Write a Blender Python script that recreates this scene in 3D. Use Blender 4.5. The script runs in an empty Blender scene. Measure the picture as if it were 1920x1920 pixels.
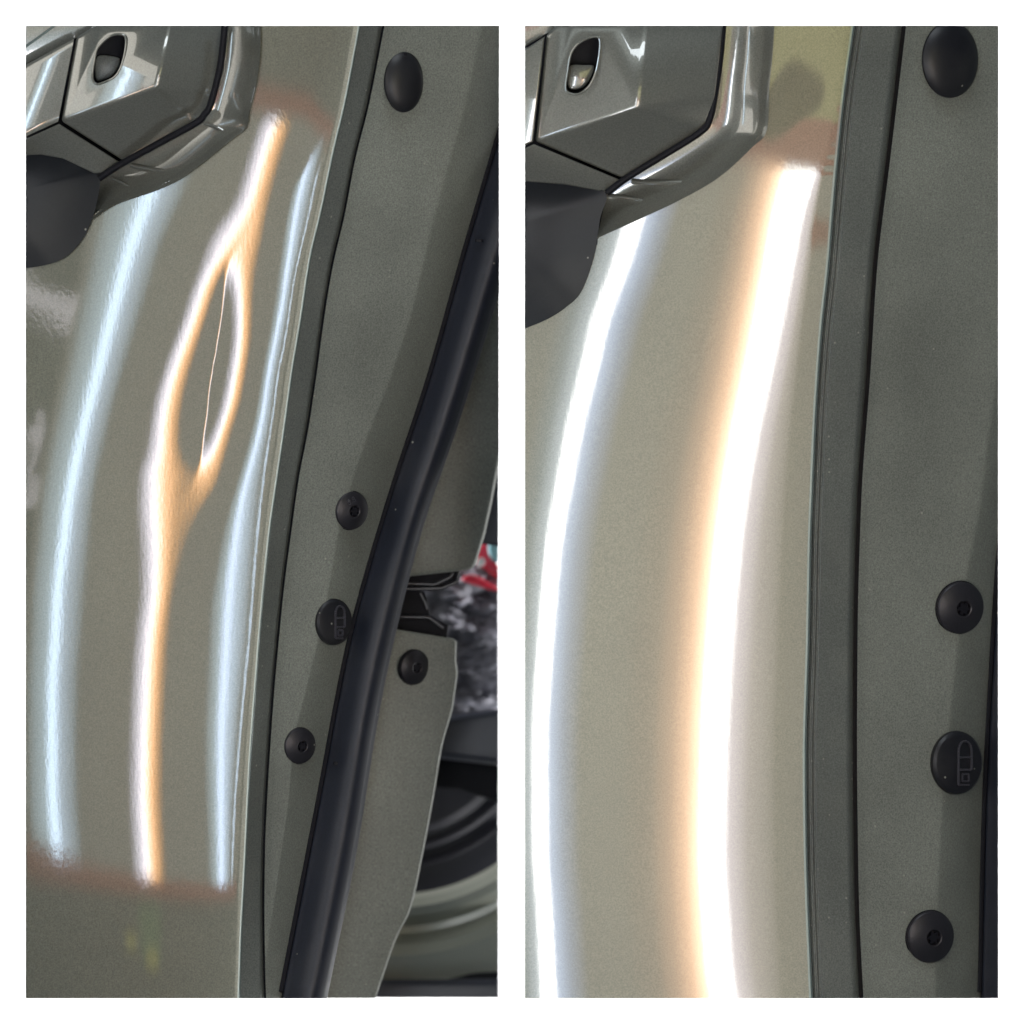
import bpy, bmesh, math, random
import numpy as np
from mathutils import Vector, noise, Matrix
random.seed(3)
C = bpy.context.scene.collection
K = 0.0004          # metres per picture unit (1920 units across the frame)
Z0 = 1.1            # height of the middle of the frame
LAMP = 4000.0       # distance of the repair lamps from the doors, in units

# ------------------------------------------------------------------ camera, world, lights, exposure
cd = bpy.data.cameras.new('camera'); cam = bpy.data.objects.new('camera', cd); C.objects.link(cam)
cd.type = 'ORTHO'; cd.ortho_scale = 1920*K; cd.clip_end = 50; cd.clip_start = 0.01
cam.location = (0, -1.0, Z0); cam.rotation_euler = (math.pi/2, 0, 0)
bpy.context.scene.camera = cam
cd.dof.use_dof = True; cd.dof.focus_distance = 0.95; cd.dof.aperture_fstop = 111
sc = bpy.context.scene
sc.view_settings.view_transform = 'Standard'; sc.view_settings.look = 'None'
sc.view_settings.exposure = 0.32; sc.view_settings.gamma = 1
w = bpy.data.worlds.new('World'); sc.world = w; w.use_nodes = True
w.node_tree.nodes['Background'].inputs[0].default_value = (0.80, 0.92, 1.0, 1)
w.node_tree.nodes['Background'].inputs[1].default_value = 0.12
def area(name, loc, target, size, power, col, sy=None):
    l = bpy.data.lights.new(name, 'AREA'); l.energy = power; l.color = col; l.size = size
    if sy: l.shape = 'RECTANGLE'; l.size_y = sy
    o = bpy.data.objects.new(name, l); C.objects.link(o); o.location = loc
    d = Vector(target) - Vector(loc); o.rotation_euler = d.to_track_quat('-Z', 'Y').to_euler()
    return o
area('added_key_light', (-2.1, -1.9, Z0+1.0), (0, 0, Z0), 1.3, 12, (1.0, 0.95, 0.86))  # unseen area light added as the soft key from the left
area('overhead_area_light', (0.1, -1.1, Z0+2.0), (0, 0, Z0), 1.2, 14, (0.88, 0.95, 1.0), 0.6)  # unseen soft area light from above
for sx in (-1, 1):
    area('wall_wash_light', (sx*0.85, 0.55, Z0), (sx*0.42, 1.04, Z0), 0.3, 44, (1, 1, 1), 1.4)  # unseen lights added to bring the wall to full white

# ------------------------------------------------------------------ helpers
def P(x, y, d=0.0): return Vector(((x-960)*K, -d*K, Z0+(960-y)*K))
def empty(name, loc, label=None, cat=None, group=None):
    o = bpy.data.objects.new(name, None); C.objects.link(o); o.location = loc
    o.empty_display_size = 0.02
    if label: o['label'] = label
    if cat: o['category'] = cat
    if group: o['group'] = group
    return o
def worldloc(o):
    v = Vector((0, 0, 0))
    while o: v += o.location; o = o.parent
    return v
def link(name, bm_or_me, mat, parent=None, smooth=0.6):
    if isinstance(bm_or_me, bmesh.types.BMesh):
        bmesh.ops.recalc_face_normals(bm_or_me, faces=bm_or_me.faces)
        me = bpy.data.meshes.new(name); bm_or_me.to_mesh(me); bm_or_me.free()
    else: me = bm_or_me
    me.materials.append(mat)
    if smooth:
        me.polygons.foreach_set('use_smooth', [True]*len(me.polygons))
        me.set_sharp_from_angle(angle=smooth)
    o = bpy.data.objects.new(name, me); C.objects.link(o)
    if parent:
        o.parent = parent
        me.transform(Matrix.Translation(-worldloc(parent)))
    return o
RECT = {'L': (48, 48, 936, 1872), 'R': (984, 48, 1872, 1872)}
def clip(bm, side, fill=True):
    x0, y0, x1, y1 = RECT[side]
    for co, no in ((P(x0, 960), (-1, 0, 0)), (P(x1, 960), (1, 0, 0)), (P(960, y0), (0, 0, 1)), (P(960, y1), (0, 0, -1))):
        g = bm.verts[:] + bm.edges[:] + bm.faces[:]
        if not g: return bm
        r = bmesh.ops.bisect_plane(bm, geom=g, dist=1e-7, plane_co=co, plane_no=no, clear_outer=True)
        if fill:
            es = [e for e in r['geom_cut'] if isinstance(e, bmesh.types.BMEdge) and e.is_valid]
            if es:
                try: bmesh.ops.edgenet_fill(bm, edges=es)
                except Exception: pass
    return bm
def curve(pts):
    ys = np.array([p[0] for p in pts], float); xs = np.array([p[1] for p in pts], float)
    m = pchip_slopes(ys, xs)
    return lambda y: pchip_eval(ys, xs, m, np.clip(y, ys[0], ys[-1])) + np.where(y < ys[0], (y-ys[0])*m[0], 0) + np.where(y > ys[-1], (y-ys[-1])*m[-1], 0)
def pchip_slopes(x, y):
    h = np.diff(x); dl = np.diff(y)/h; m = np.zeros_like(y)
    for i in range(1, len(y)-1):
        if dl[i-1]*dl[i] > 0:
            w1 = 2*h[i]+h[i-1]; w2 = h[i]+2*h[i-1]
            m[i] = (w1+w2)/(w1/dl[i-1]+w2/dl[i])
    m[0] = dl[0]; m[-1] = dl[-1]
    return m
def pchip_eval(x, y, m, q):
    q = np.asarray(q, float); i = np.clip(np.searchsorted(x, q, side='right')-1, 0, len(x)-2)
    h = x[i+1]-x[i]; t = (q-x[i])/h
    return ((2*t**3-3*t**2+1)*y[i] + (t**3-2*t**2+t)*h*m[i] + (-2*t**3+3*t**2)*y[i+1] + (t**3-t**2)*h*m[i+1])

def grid_mesh(X, Y, D, back, keep=None):
    """X,Y,D arrays (rows, cols); closed behind at depth `back`."""
    nr, nc = X.shape
    co = np.stack([(X-960)*K, -D*K, Z0+(960-Y)*K], -1).reshape(-1, 3)
    idx = np.arange(nr*nc).reshape(nr, nc)
    q = np.stack([idx[1:, :-1], idx[1:, 1:], idx[:-1, 1:], idx[:-1, :-1]], -1)
    faces = q.reshape(-1, 4) if keep is None else q[keep]
    # rim walls
    rim = np.concatenate([idx[0, :], idx[1:, -1], idx[-1, -2::-1], idx[-2:0:-1, 0]])
    n = len(co); rb = co[rim].copy(); rb[:, 1] = -back*K if np.isscalar(back) else rb[:, 1]
    co = np.concatenate([co, rb]); m = len(rim); a = rim; b = np.roll(rim, -1)
    na = n+np.arange(m); nb = np.roll(na, -1)
    walls = np.stack([a, b, nb, na], -1)
    if keep is not None:
        used = np.zeros(n, bool); used[np.unique(faces)] = True
        walls = walls[used[a] & used[b]]
    faces = np.concatenate([faces, walls])
    me = bpy.data.meshes.new('m'); me.from_pydata(co.tolist(), [], faces.tolist()); me.update()
    if keep is not None:
        bm = bmesh.new(); bm.from_mesh(me)
        bmesh.ops.delete(bm, geom=[v for v in bm.verts if not v.link_faces], context='VERTS')
        bm.to_mesh(me); bm.free()
    return me
def ribbon(name, side, cl, cr, prof, y0, y1, back, mat, parent, nt=24, ny=150, smooth=0.6):
    """band between two border curves; prof(t, x, y, xl, xr) gives the depth"""
    ys = np.linspace(y0, y1, ny); t = np.linspace(0, 1, nt)
    xl = cl(ys)[:, None]; xr = cr(ys)[:, None]
    X = xl + (xr-xl)*t[None]; Y = np.repeat(ys[:, None], nt, 1)
    D = prof(np.repeat(t[None], ny, 0), X, Y, xl, xr)
    me = grid_mesh(X, Y, D, back)
    bm = bmesh.new(); bm.from_mesh(me); bm.normal_update()
    # close the back so that the clipped piece stays solid
    be = [e for e in bm.edges if e.is_boundary]
    if be: bmesh.ops.contextual_create(bm, geom=be)
    clip(bm, side)
    return link(name, bm, mat, parent, smooth)
def smoothloop(pts, n=10):
    """closed Catmull-Rom through (x,y) points"""
    out = []; m = len(pts)
    for i in range(m):
        p0, p1, p2, p3 = (np.array(pts[(i+k-1) % m], float) for k in range(4))
        for j in range(n):
            t = j/n
            out.append(0.5*((2*p1)+(-p0+p2)*t+(2*p0-5*p1+4*p2-p3)*t*t+(-p0+3*p1-3*p2+p3)*t**3))
    return out
def smoothpath(pts, n=8):
    out = []; m = len(pts); A = [np.array(p, float) for p in pts]
    for i in range(m-1):
        p0 = A[max(i-1, 0)]; p1 = A[i]; p2 = A[i+1]; p3 = A[min(i+2, m-1)]
        for j in range(n):
            t = j/n
            out.append(0.5*((2*p1)+(-p0+p2)*t+(2*p0-5*p1+4*p2-p3)*t*t+(-p0+3*p1-3*p2+p3)*t**3))
    out.append(A[-1]); return out
def tube(name, pts, r, mat, parent, side, seg=10, flat=1.0):
    """pts: (x,y,d) ; round bar"""
    bm = bmesh.new(); V = [P(*p) for p in pts]; rings = []
    for i, v in enumerate(V):
        t = (V[min(i+1, len(V)-1)]-V[max(i-1, 0)]).normalized()
        up = Vector((0, -1, 0)); a = t.cross(up).normalized(); b = a.cross(t).normalized()
        rr = (r[i] if hasattr(r, '__len__') else r)*K
        rings.append([bm.verts.new(v + a*math.cos(2*math.pi*k/seg)*rr + b*math.sin(2*math.pi*k/seg)*rr*flat) for k in range(seg)])
    for i in range(len(rings)-1):
        for k in range(seg):
            bm.faces.new((rings[i][k], rings[i][(k+1) % seg], rings[i+1][(k+1) % seg], rings[i+1][k]))
    bm.faces.new(rings[0]); bm.faces.new(rings[-1][::-1])
    if side: clip(bm, side)
    return link(name, bm, mat, parent)
def prism(name, pts, dtop, dback, mat, parent, side, bev=3, seg=3, smooth=0.6):
    """polygon outline (x,y) or (x,y,d) with thickness and rounded front edge"""
    bm = bmesh.new()
    top = [bm.verts.new(P(p[0], p[1], p[2] if len(p) > 2 else dtop)) for p in pts]
    f = bm.faces.new(top); r = bmesh.ops.extrude_face_region(bm, geom=[f])
    vs = [e for e in r['geom'] if isinstance(e, bmesh.types.BMVert)]
    for v in vs: v.co.y = -dback*K
    bm.faces.ensure_lookup_table()
    bmesh.ops.recalc_face_normals(bm, faces=bm.faces)
    if bev:
        es = [e for e in bm.edges if all(v in top for v in e.verts)]
        bmesh.ops.bevel(bm, geom=es, offset=bev*K, segments=seg, affect='EDGES', profile=0.5)
    bmesh.ops.triangulate(bm, faces=[f for f in bm.faces if len(f.verts) > 4])
    if side: clip(bm, side)
    return link(name, bm, mat, parent, smooth)
def box(name, x0, y0, x1, y1, dfront, dback, mat, parent, side=None, bev=2):
    return prism(name, [(x0, y0), (x1, y0), (x1, y1), (x0, y1)], dfront, dback, mat, parent, side, bev)

# ------------------------------------------------------------------ materials
def newmat(name):
    m = bpy.data.materials.new(name); m.use_nodes = True; nt = m.node_tree
    return m, nt, nt.nodes['Principled BSDF']
def N(nt, t, **kw):
    n = nt.nodes.new(t)
    for k, v in kw.items(): setattr(n, k, v)
    return n
def paint(name, col, metallic=0.55, rough=0.4, coat=1.0, coat_rough=0.022, peel=0.9e-5, grain=0.3, ior=1.8, dirt=0.05, dust=0.0):
    m, nt, b = newmat(name); L = nt.links.new
    tc = N(nt, 'ShaderNodeTexCoord')
    mp = N(nt, 'ShaderNodeMapping'); L(tc.outputs['Object'], mp.inputs[0]); mp.inputs['Scale'].default_value = (1, 1, 1)
    g = N(nt, 'ShaderNodeTexNoise'); g.inputs['Scale'].default_value = 900; g.inputs['Detail'].default_value = 2; L(mp.outputs[0], g.inputs['Vector'])
    g2 = N(nt, 'ShaderNodeTexNoise'); g2.inputs['Scale'].default_value = 9; g2.inputs['Detail'].default_value = 3; L(mp.outputs[0], g2.inputs['Vector'])
    r = N(nt, 'ShaderNodeMapRange'); r.inputs[1].default_value = 0.25; r.inputs[2].default_value = 0.75
    r.inputs[3].default_value = 1-grain; r.inputs[4].default_value = 1+grain; L(g.outputs[0], r.inputs[0])
    r2 = N(nt, 'ShaderNodeMapRange'); r2.inputs[1].default_value = 0.3; r2.inputs[2].default_value = 0.7
    r2.inputs[3].default_value = 1-dirt; r2.inputs[4].default_value = 1+dirt; L(g2.outputs[0], r2.inputs[0])
    mu = N(nt, 'ShaderNodeMath', operation='MULTIPLY'); L(r.outputs[0], mu.inputs[0]); L(r2.outputs[0], mu.inputs[1])
    vm = N(nt, 'ShaderNodeVectorMath', operation='SCALE'); vm.inputs[0].default_value = col; L(mu.outputs[0], vm.inputs['Scale'])
    L(vm.outputs[0], b.inputs['Base Color'])
    if dust: add_dust(nt, tc, vm.outputs[0], b, dust)
    b.inputs['Metallic'].default_value = metallic; b.inputs['Roughness'].default_value = rough
    b.inputs['Coat Weight'].default_value = coat; b.inputs['Coat Roughness'].default_value = coat_rough
    b.inputs['Coat IOR'].default_value = ior
    if peel:
        mp2 = N(nt, 'ShaderNodeMapping'); L(tc.outputs['Object'], mp2.inputs[0]); mp2.inputs['Scale'].default_value = (1, 1, 0.4)
        mp2.inputs['Rotation'].default_value = (0, math.radians(-6), 0)
        n1 = N(nt, 'ShaderNodeTexNoise'); n1.inputs['Scale'].default_value = 480; n1.inputs['Detail'].default_value = 3; L(mp2.outputs[0], n1.inputs['Vector'])
        bp = N(nt, 'ShaderNodeBump'); bp.inputs['Strength'].default_value = 1; bp.inputs['Distance'].default_value = peel
        L(n1.outputs[0], bp.inputs['Height']); L(bp.outputs[0], b.inputs['Coat Normal'])
        bp2 = N(nt, 'ShaderNodeBump'); bp2.inputs['Strength'].default_value = 1; bp2.inputs['Distance'].default_value = peel*3
        L(n1.outputs[0], bp2.inputs['Height']); L(bp2.outputs[0], b.inputs['Normal'])
    return m
def add_dust(nt, tc, col, b, amount, tint=(0.32, 0.31, 0.27, 1), scale=230):
    L = nt.links.new
    vo = N(nt, 'ShaderNodeTexVoronoi'); vo.inputs['Scale'].default_value = scale; L(tc.outputs['Object'], vo.inputs['Vector'])
    sx = N(nt, 'ShaderNodeSeparateColor'); L(vo.outputs['Color'], sx.inputs[0])
    th = N(nt, 'ShaderNodeMath', operation='LESS_THAN'); L(sx.outputs[0], th.inputs[0]); th.inputs[1].default_value = 0.03*amount/0.35
    ds = N(nt, 'ShaderNodeMapRange'); L(vo.outputs['Distance'], ds.inputs[0]); ds.inputs[1].default_value = 0.12; ds.inputs[2].default_value = 0.24; ds.inputs[3].default_value = 0.8; ds.inputs[4].default_value = 0
    m1 = N(nt, 'ShaderNodeMath', operation='MULTIPLY'); L(th.outputs[0], m1.inputs[0]); L(ds.outputs[0], m1.inputs[1])
    nz = N(nt, 'ShaderNodeTexNoise'); nz.inputs['Scale'].default_value = 22; nz.inputs['Detail'].default_value = 6; L(tc.outputs['Object'], nz.inputs['Vector'])
    mr = N(nt, 'ShaderNodeMapRange'); L(nz.outputs[0], mr.inputs[0]); mr.inputs[1].default_value = 0.5; mr.inputs[2].default_value = 0.8; mr.inputs[3].default_value = 0; mr.inputs[4].default_value = 0.10*amount/0.35
    m2 = N(nt, 'ShaderNodeMath', operation='MAXIMUM'); L(m1.outputs[0], m2.inputs[0]); L(mr.outputs[0], m2.inputs[1])
    mx = N(nt, 'ShaderNodeMix', data_type='RGBA'); L(m2.outputs[0], mx.inputs[0]); L(col, mx.inputs[6]); mx.inputs[7].default_value = tint
    L(mx.outputs[2], b.inputs['Base Color'])
def plain(name, col, rough=0.5, metallic=0.0, grain=0.2, scale=700, bump=0.0, bscale=300, spec=0.5, dust=0.0):
    m, nt, b = newmat(name); L = nt.links.new
    tc = N(nt, 'ShaderNodeTexCoord')
    g = N(nt, 'ShaderNodeTexNoise'); g.inputs['Scale'].default_value = scale; g.inputs['Detail'].default_value = 3; L(tc.outputs['Object'], g.inputs['Vector'])
    r = N(nt, 'ShaderNodeMapRange'); r.inputs[1].default_value = 0.25; r.inputs[2].default_value = 0.75
    r.inputs[3].default_value = 1-grain; r.inputs[4].default_value = 1+grain; L(g.outputs[0], r.inputs[0])
    vm = N(nt, 'ShaderNodeVectorMath', operation='SCALE'); vm.inputs[0].default_value = col; L(r.outputs[0], vm.inputs['Scale'])
    L(vm.outputs[0], b.inputs['Base Color'])
    if dust: add_dust(nt, tc, vm.outputs[0], b, dust)
    b.inputs['Roughness'].default_value = rough; b.inputs['Metallic'].default_value = metallic
    b.inputs['Specular IOR Level'].default_value = spec
    if bump:
        n1 = N(nt, 'ShaderNodeTexNoise'); n1.inputs['Scale'].default_value = bscale; n1.inputs['Detail'].default_value = 4; L(tc.outputs['Object'], n1.inputs['Vector'])
        bp = N(nt, 'ShaderNodeBump'); bp.inputs['Distance'].default_value = bump; L(n1.outputs[0], bp.inputs['Height']); L(bp.outputs[0], b.inputs['Normal'])
    return m
def glow(name, stops, strength):
    """emitter for lamps and added glow surfaces: brightness and colour across the width"""
    m = bpy.data.materials.new(name); m.use_nodes = True; nt = m.node_tree; nt.nodes.clear(); L = nt.links.new
    o = N(nt, 'ShaderNodeOutputMaterial'); e = N(nt, 'ShaderNodeEmission'); tc = N(nt, 'ShaderNodeTexCoord')
    s = N(nt, 'ShaderNodeSeparateXYZ'); r = N(nt, 'ShaderNodeValToRGB')
    L(tc.outputs['Generated'], s.inputs[0]); L(s.outputs[0], r.inputs[0]); L(r.outputs[0], e.inputs[0]); L(e.outputs[0], o.inputs[0])
    e.inputs[1].default_value = strength
    el = r.color_ramp.elements
    el[0].position = stops[0][0]; el[0].color = (*stops[0][1], 1); el[1].position = stops[-1][0]; el[1].color = (*stops[-1][1], 1)
    for p, c in stops[1:-1]:
        n = el.new(p); n.color = (*c, 1)
    return m
OLIVE = (0.108, 0.106, 0.078)
M_skin = paint('olive_metallic_paint', OLIVE)
M_skin2 = paint('olive_metallic_paint_smooth', OLIVE, peel=0.55e-5)
M_jamb = paint('olive_paint_inner_shell', (0.155, 0.165, 0.145), metallic=0.1, rough=0.6, coat=0.08, coat_rough=0.4, peel=0, grain=0.38, dirt=0.2, dust=0.18)
M_flange = paint('olive_paint_hem', (0.102, 0.11, 0.10), metallic=0.2, rough=0.5, coat=0.3, coat_rough=0.3, peel=0, grain=0.42, dirt=0.15, dust=0.4)
M_trim = paint('olive_paint_handle', (0.15, 0.152, 0.132), metallic=0.45, rough=0.35, peel=1.0e-5, grain=0.22)
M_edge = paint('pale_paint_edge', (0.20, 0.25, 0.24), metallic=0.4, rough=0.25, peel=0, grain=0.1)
M_black = plain('black_plastic', (0.006, 0.006, 0.009), 0.42, bump=1.5e-5, dust=0.15, spec=0.35)
M_rubber = plain('black_rubber_seal', (0.007, 0.009, 0.017), 0.5, grain=0.3, bump=2e-5, bscale=900, spec=0.42, dust=0.1)
M_gap = plain('gap_black', (0.004, 0.004, 0.007), 0.6, spec=0.2)  # black for small fittings and for shade in gaps and under screws
M_cup = plain('shade_black', (0.007, 0.008, 0.011), 0.42, bump=1e-5, spec=0.42, dust=0.12)  # near-black colour puts the grip cup's shade into the material
M_screw = plain('black_oxide_steel', (0.016, 0.015, 0.02), 0.42, metallic=0.3, bump=7e-5, bscale=350, dust=0.06)
M_latch = plain('matt_black_plastic', (0.008, 0.008, 0.011), 0.7, spec=0.15)
M_latchr = plain('satin_black_plastic', (0.02, 0.02, 0.026), 0.35)
M_mark = plain('highlit_black_plastic', (0.035, 0.034, 0.042), 0.3)  # lighter black: highlights on the raised marks put into the colour
M_board = plain('dark_grey_backing', (0.02, 0.022, 0.03), 0.7)
M_wall = plain('white_studio_wall', (0.92, 0.92, 0.92), 0.9, grain=0.0, spec=0.0)
M_dust = plain('pale_dust', (0.5, 0.48, 0.42), 0.9)

# ------------------------------------------------------------------ setting
wl = prism('wall', [(-320, -320), (2240, -320), (2240, 2240), (-320, 2240)], -2600, -2700, M_wall, None, None, 0)
wl['kind'] = 'structure'; wl['label'] = 'plain white studio wall behind the two doors'
wl.name = 'wall'

# ------------------------------------------------------------------ the reflecting skins
# each control row: y, then (x, X) pairs: at picture place x the skin mirrors the lamp plane at X
XA, XB, XC = -3500.0, -2500.0, -1600.0
def interp_rows(rows, ys):
    ry = np.array([r[0] for r in rows], float); n = len(rows[0][1])
    px = np.array([[p[0] for p in r[1]] for r in rows], float); pv = np.array([[p[1] for p in r[1]] for r in rows], float)
    ox = np.zeros((len(ys), n)); ov = np.zeros((len(ys), n))
    for k in range(n):
        for src, dst in ((px[:, k], ox), (pv[:, k], ov)):
            m = pchip_slopes(ry, src); dst[:, k] = pchip_eval(ry, src, m, np.clip(ys, ry[0], ry[-1]))
    kk = int(round(19.0/(ys[1]-ys[0]))); kern = np.exp(-0.5*(np.arange(-3*kk, 3*kk+1)/kk)**2); kern /= kern.sum()
    for arr in (ox, ov):
        for k in range(n): arr[:, k] = np.convolve(np.pad(arr[:, k], 3*kk, mode='reflect', reflect_type='odd'), kern, 'valid')
    return ox, ov
def skin_depth(rows, x0, edge, step, d0, crease=None, y0=48, y1=1872, zfun=None):
    ys = np.linspace(y0, y1, int((y1-y0)/step)+1)
    nx = int((600)/step)+1
    t = np.linspace(0, 1, nx)
    xe = edge(ys)
    X = x0 + (xe[:, None]-x0)*t[None]; Y = np.repeat(ys[:, None], nx, 1)
    cx, cv = interp_rows(rows, ys)
    U = np.zeros_like(X)
    for i in range(len(ys)):
        a = cx[i].copy(); v = cv[i]
        for j in range(1, len(a)):
            if a[j] < a[j-1]+0.8: a[j] = a[j-1]+0.8
        U[i] = pchip_eval(a, v, pchip_slopes(a, v), np.clip(X[i], a[0], a[-1]))
    # gentle smoothing along the column direction, keeps reflections clean
    for _ in range(3): U[1:-1] = 0.25*U[:-2]+0.5*U[1:-1]+0.25*U[2:]
    G = np.tan(0.5*np.arctan((U-(X-960))/LAMP))
    dx = np.diff(X, axis=1); seg = 0.5*(G[:, 1:]+G[:, :-1])*dx
    D = np.zeros_like(X); D[:, :-1] = np.cumsum(seg[:, ::-1], axis=1)[:, ::-1]
    # free row offset: keep the mean vertical slope at zero
    slope_x = -G
    # change between rows at equal x
    off = np.zeros(len(ys))
    for i in range(1, len(ys)):
        lo = max(X[i, 0], X[i-1, 0]); hi = min(X[i, -1], X[i-1, -1])-45
        q = np.linspace(lo, hi, 160)
        off[i] = off[i-1] + np.mean(np.interp(q, X[i], D[i]) - np.interp(q, X[i-1], D[i-1]))
    D = D - off[:, None]
    if zfun is not None: D = D + zfun(ys)[:, None]
    D += d0 - D[:, -1].mean()
    return X, Y, D, U
E_L = curve([(48, 672), (200, 643), (280, 624), (400, 599), (480, 580), (600, 561.5), (700, 545), (800, 531.5), (900, 517), (1000, 503), (1150, 488), (1300, 476), (1420, 467), (1640, 456), (1750, 450), (1872, 446)])
rows_L = []
def RL(y, A, BL, BR, C, L2, vb=0, vr=0, cl=None, cr=None, dL=-4700):
    """A,BL,BR,C,L2: places of lamp cores; cl/cr: (x,value) on both sides of the crease"""
    xe = float(E_L(np.array([y]))[0])
    if cl is None:
        m = 0.5*(BL+BR); cl = (m-0.5, XB+60); cr = (m+0.5, XB+60)
        if BL == BR: cl = (BL+8, XB+60); cr = (BL+10, XB+75)
    rows_L.append((y, [(-80, dL-1500*0), (A, XA), (BL-1e-3, XB+vb), cl, cr, (BR+(12 if BL == BR else 0), XB+(90 if BL == BR else vr)), (C, XC), (L2, XC+230), (xe-3, XC+640), (xe+2, XC+760)]))
RL(40,   398, 596, 596, 642, 652)
RL(215,  352, 541, 541, 603, 625)
RL(300,  326, 512, 512, 584, 603)
RL(350,  308, 498, 498, 570, 592)
RL(400,  287, 475, 487, 559, 582, vb=-52, cl=(479, XB-36), cr=(481, XB-32))
RL(450,  268, 446, 475, 551, 570, vb=-66, cl=(454, XB-52), cr=(457, XB-54))
RL(490,  254, 416, 466, 545, 561, vb=-48, cl=(425, XB-8), cr=(427, XB-112))
RL(510,  248, 407, 464, 541, 555, cl=(423, XB+150), cr=(425, XB-190))
RL(550,  236, 391, 463, 536, 549, cl=(418.5, XB+310), cr=(420.5, XB-330))
RL(600,  222, 375, 463, 527, 542, cl=(412, XB+410), cr=(414, XB-420))
RL(650,  208, 357, 460, 517, 534, cl=(405, XB+450), cr=(407, XB-450))
RL(700,  195, 340, 452, 507, 523, cl=(395, XB+450), cr=(397, XB-450))
RL(750,  181, 327, 443, 500, 517, cl=(389, XB+450), cr=(391, XB-420))
RL(800,  168, 320, 427, 492, 510, cl=(383, XB+430), cr=(385, XB-370))
RL(850,  156, 318, 411, 480, 502, cl=(376, XB+300), cr=(378, XB-220))
RL(880,  150, 317, 401, 472, 498, cl=(372, XB+90), cr=(376, XB-60))
RL(905,  145, 317, 386, 465, 495, vr=10, cl=(350, XB+95), cr=(374, XB+25))
RL(940,  138, 315, 370, 458, 491, vr=75, cl=(338, XB+62), cr=(356, XB+66))
RL(1010, 130, 313, 344, 448, 484, vr=118, cl=(326, XB+62), cr=(335, XB+90))
RL(1100, 118, 308, 308, 438, 477)
RL(1200, 112, 296, 296, 431, 469)
RL(1300, 106, 290, 290, 425, 459)
RL(1400, 106, 286, 286, 420, 450)
RL(1500, 107, 285, 285, 419, 442)
RL(1560, 112, 288, 288, 419, 439)
RL(1640, 117, 292, 292, 419, 436)
RL(1880, 122, 297, 297, 417, 432)
XL, YL, DL, UL = skin_depth(rows_L, 48, E_L, 3.0, 180)
E_R = curve([(48, 1597), (200, 1576), (300, 1566), (400, 1557), (500, 1549), (600, 1538), (700, 1530), (800, 1524), (900, 1520), (1000, 1516), (1200, 1512), (1420, 1506), (1600, 1508), (1700, 1511), (1872, 1518)])
XA2, XB2 = -400.0, 900.0
rows_R = []
def RR(y, A, B):
    xe = float(E_R(np.array([y]))[0])
    rows_R.append((y, [(800, -1750), (A, XA2), (B, XB2), (B+75, XB2+340), (xe-22, XB2+860), (xe-4, XB2+940), (xe+2, XB2+980)]))
for y, A, B in ((40, 1290, 1512), (200, 1262, 1492), (320, 1225, 1468), (400, 1200, 1447), (500, 1169, 1430), (600, 1131, 1411), (700, 1107, 1392), (800, 1082, 1371),
                (900, 1063, 1354), (1000, 1045, 1340), (1200, 1026, 1323), (1400, 1015, 1312), (1600, 1016, 1308), (1700, 1023, 1313), (1800, 1028, 1320), (1880, 1032, 1331)):
    RR(y, A, B)
XR, YR, DR, UR = skin_depth(rows_R, 984, E_R, 3.0, 180)
def depth_at(X, Y, D, x, y):
    i = int(np.clip((y-Y[0, 0])/(Y[1, 0]-Y[0, 0]), 0, len(Y)-1)); return float(np.interp(x, X[i], D[i]))
dl = lambda x, y: depth_at(XL, YL, DL, x, y)
dr = lambda x, y: depth_at(XR, YR, DR, x, y)
def lamp_hit(X, Y, D, x, y):
    e = 4; gx = -(depth_at(X, Y, D, x+e, y)-depth_at(X, Y, D, x-e, y))/(2*e); gy = (depth_at(X, Y, D, x, y+e)-depth_at(X, Y, D, x, y-e))/(2*e)
    n = Vector((gx, gy, 1)).normalized()   # gy: up positive because y runs down
    r = 2*n.z*n - Vector((0, 0, 1)); k = LAMP/r.z
    return x+r.x*k, y-r.y*k
def inside(px, py, poly):
    r = np.zeros(px.shape, bool); n = len(poly)
    for i in range(n):
        x1, y1 = poly[i]; x2, y2 = poly[(i+1) % n]
        if y1 == y2: continue
        c = ((y1 > py) != (y2 > py)) & (px < (x2-x1)*(py-y1)/(y2-y1)+x1); r ^= c
    return r

# ------------------------------------------------------------------ repair lamps and added glow panels in front of the doors (seen only as reflections)
def lamp_quad(name, pts, mat, parent, d=LAMP, th=12):
    """pts in lamp-plane units; lit face towards the doors"""
    bm = bmesh.new()
    f = [bm.verts.new(P(x, y, d)) for x, y in pts]; b = [bm.verts.new(P(x, y, d+th)) for x, y in pts]
    n = len(pts); bm.faces.new(f); bm.faces.new(b[::-1])
    for i in range(n): bm.faces.new((f[i], b[i], b[(i+1) % n], f[(i+1) % n]))
    return link(name, bm, mat, parent, 0)
def rect(cx, wd, y0, y1, sl=0.0): return [(cx-wd, y0-sl*wd), (cx+wd, y0+sl*wd), (cx+wd, y1), (cx-wd, y1)]
BL = (0.050, 0.049, 0.043); BR_ = (0.069, 0.067, 0.059)   # the board's own faint glow, met at the borders of each strip
cool = glow('cool_diffuser', [(0, BL), (.06, (.10, .12, .125)), (.36, (.21, .27, .30)), (.47, (.58, .74, .90)), (.54, (.58, .74, .90)), (.66, (.24, .30, .36)), (.92, (.10, .12, .13)), (1, BL)], 12)
cool3 = glow('cool_diffuser_dim', [(0, BL), (.3, (.22, .28, .31)), (.5, (.62, .76, .98)), (.7, (.3, .38, .46)), (1, BL)], 11)
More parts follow.
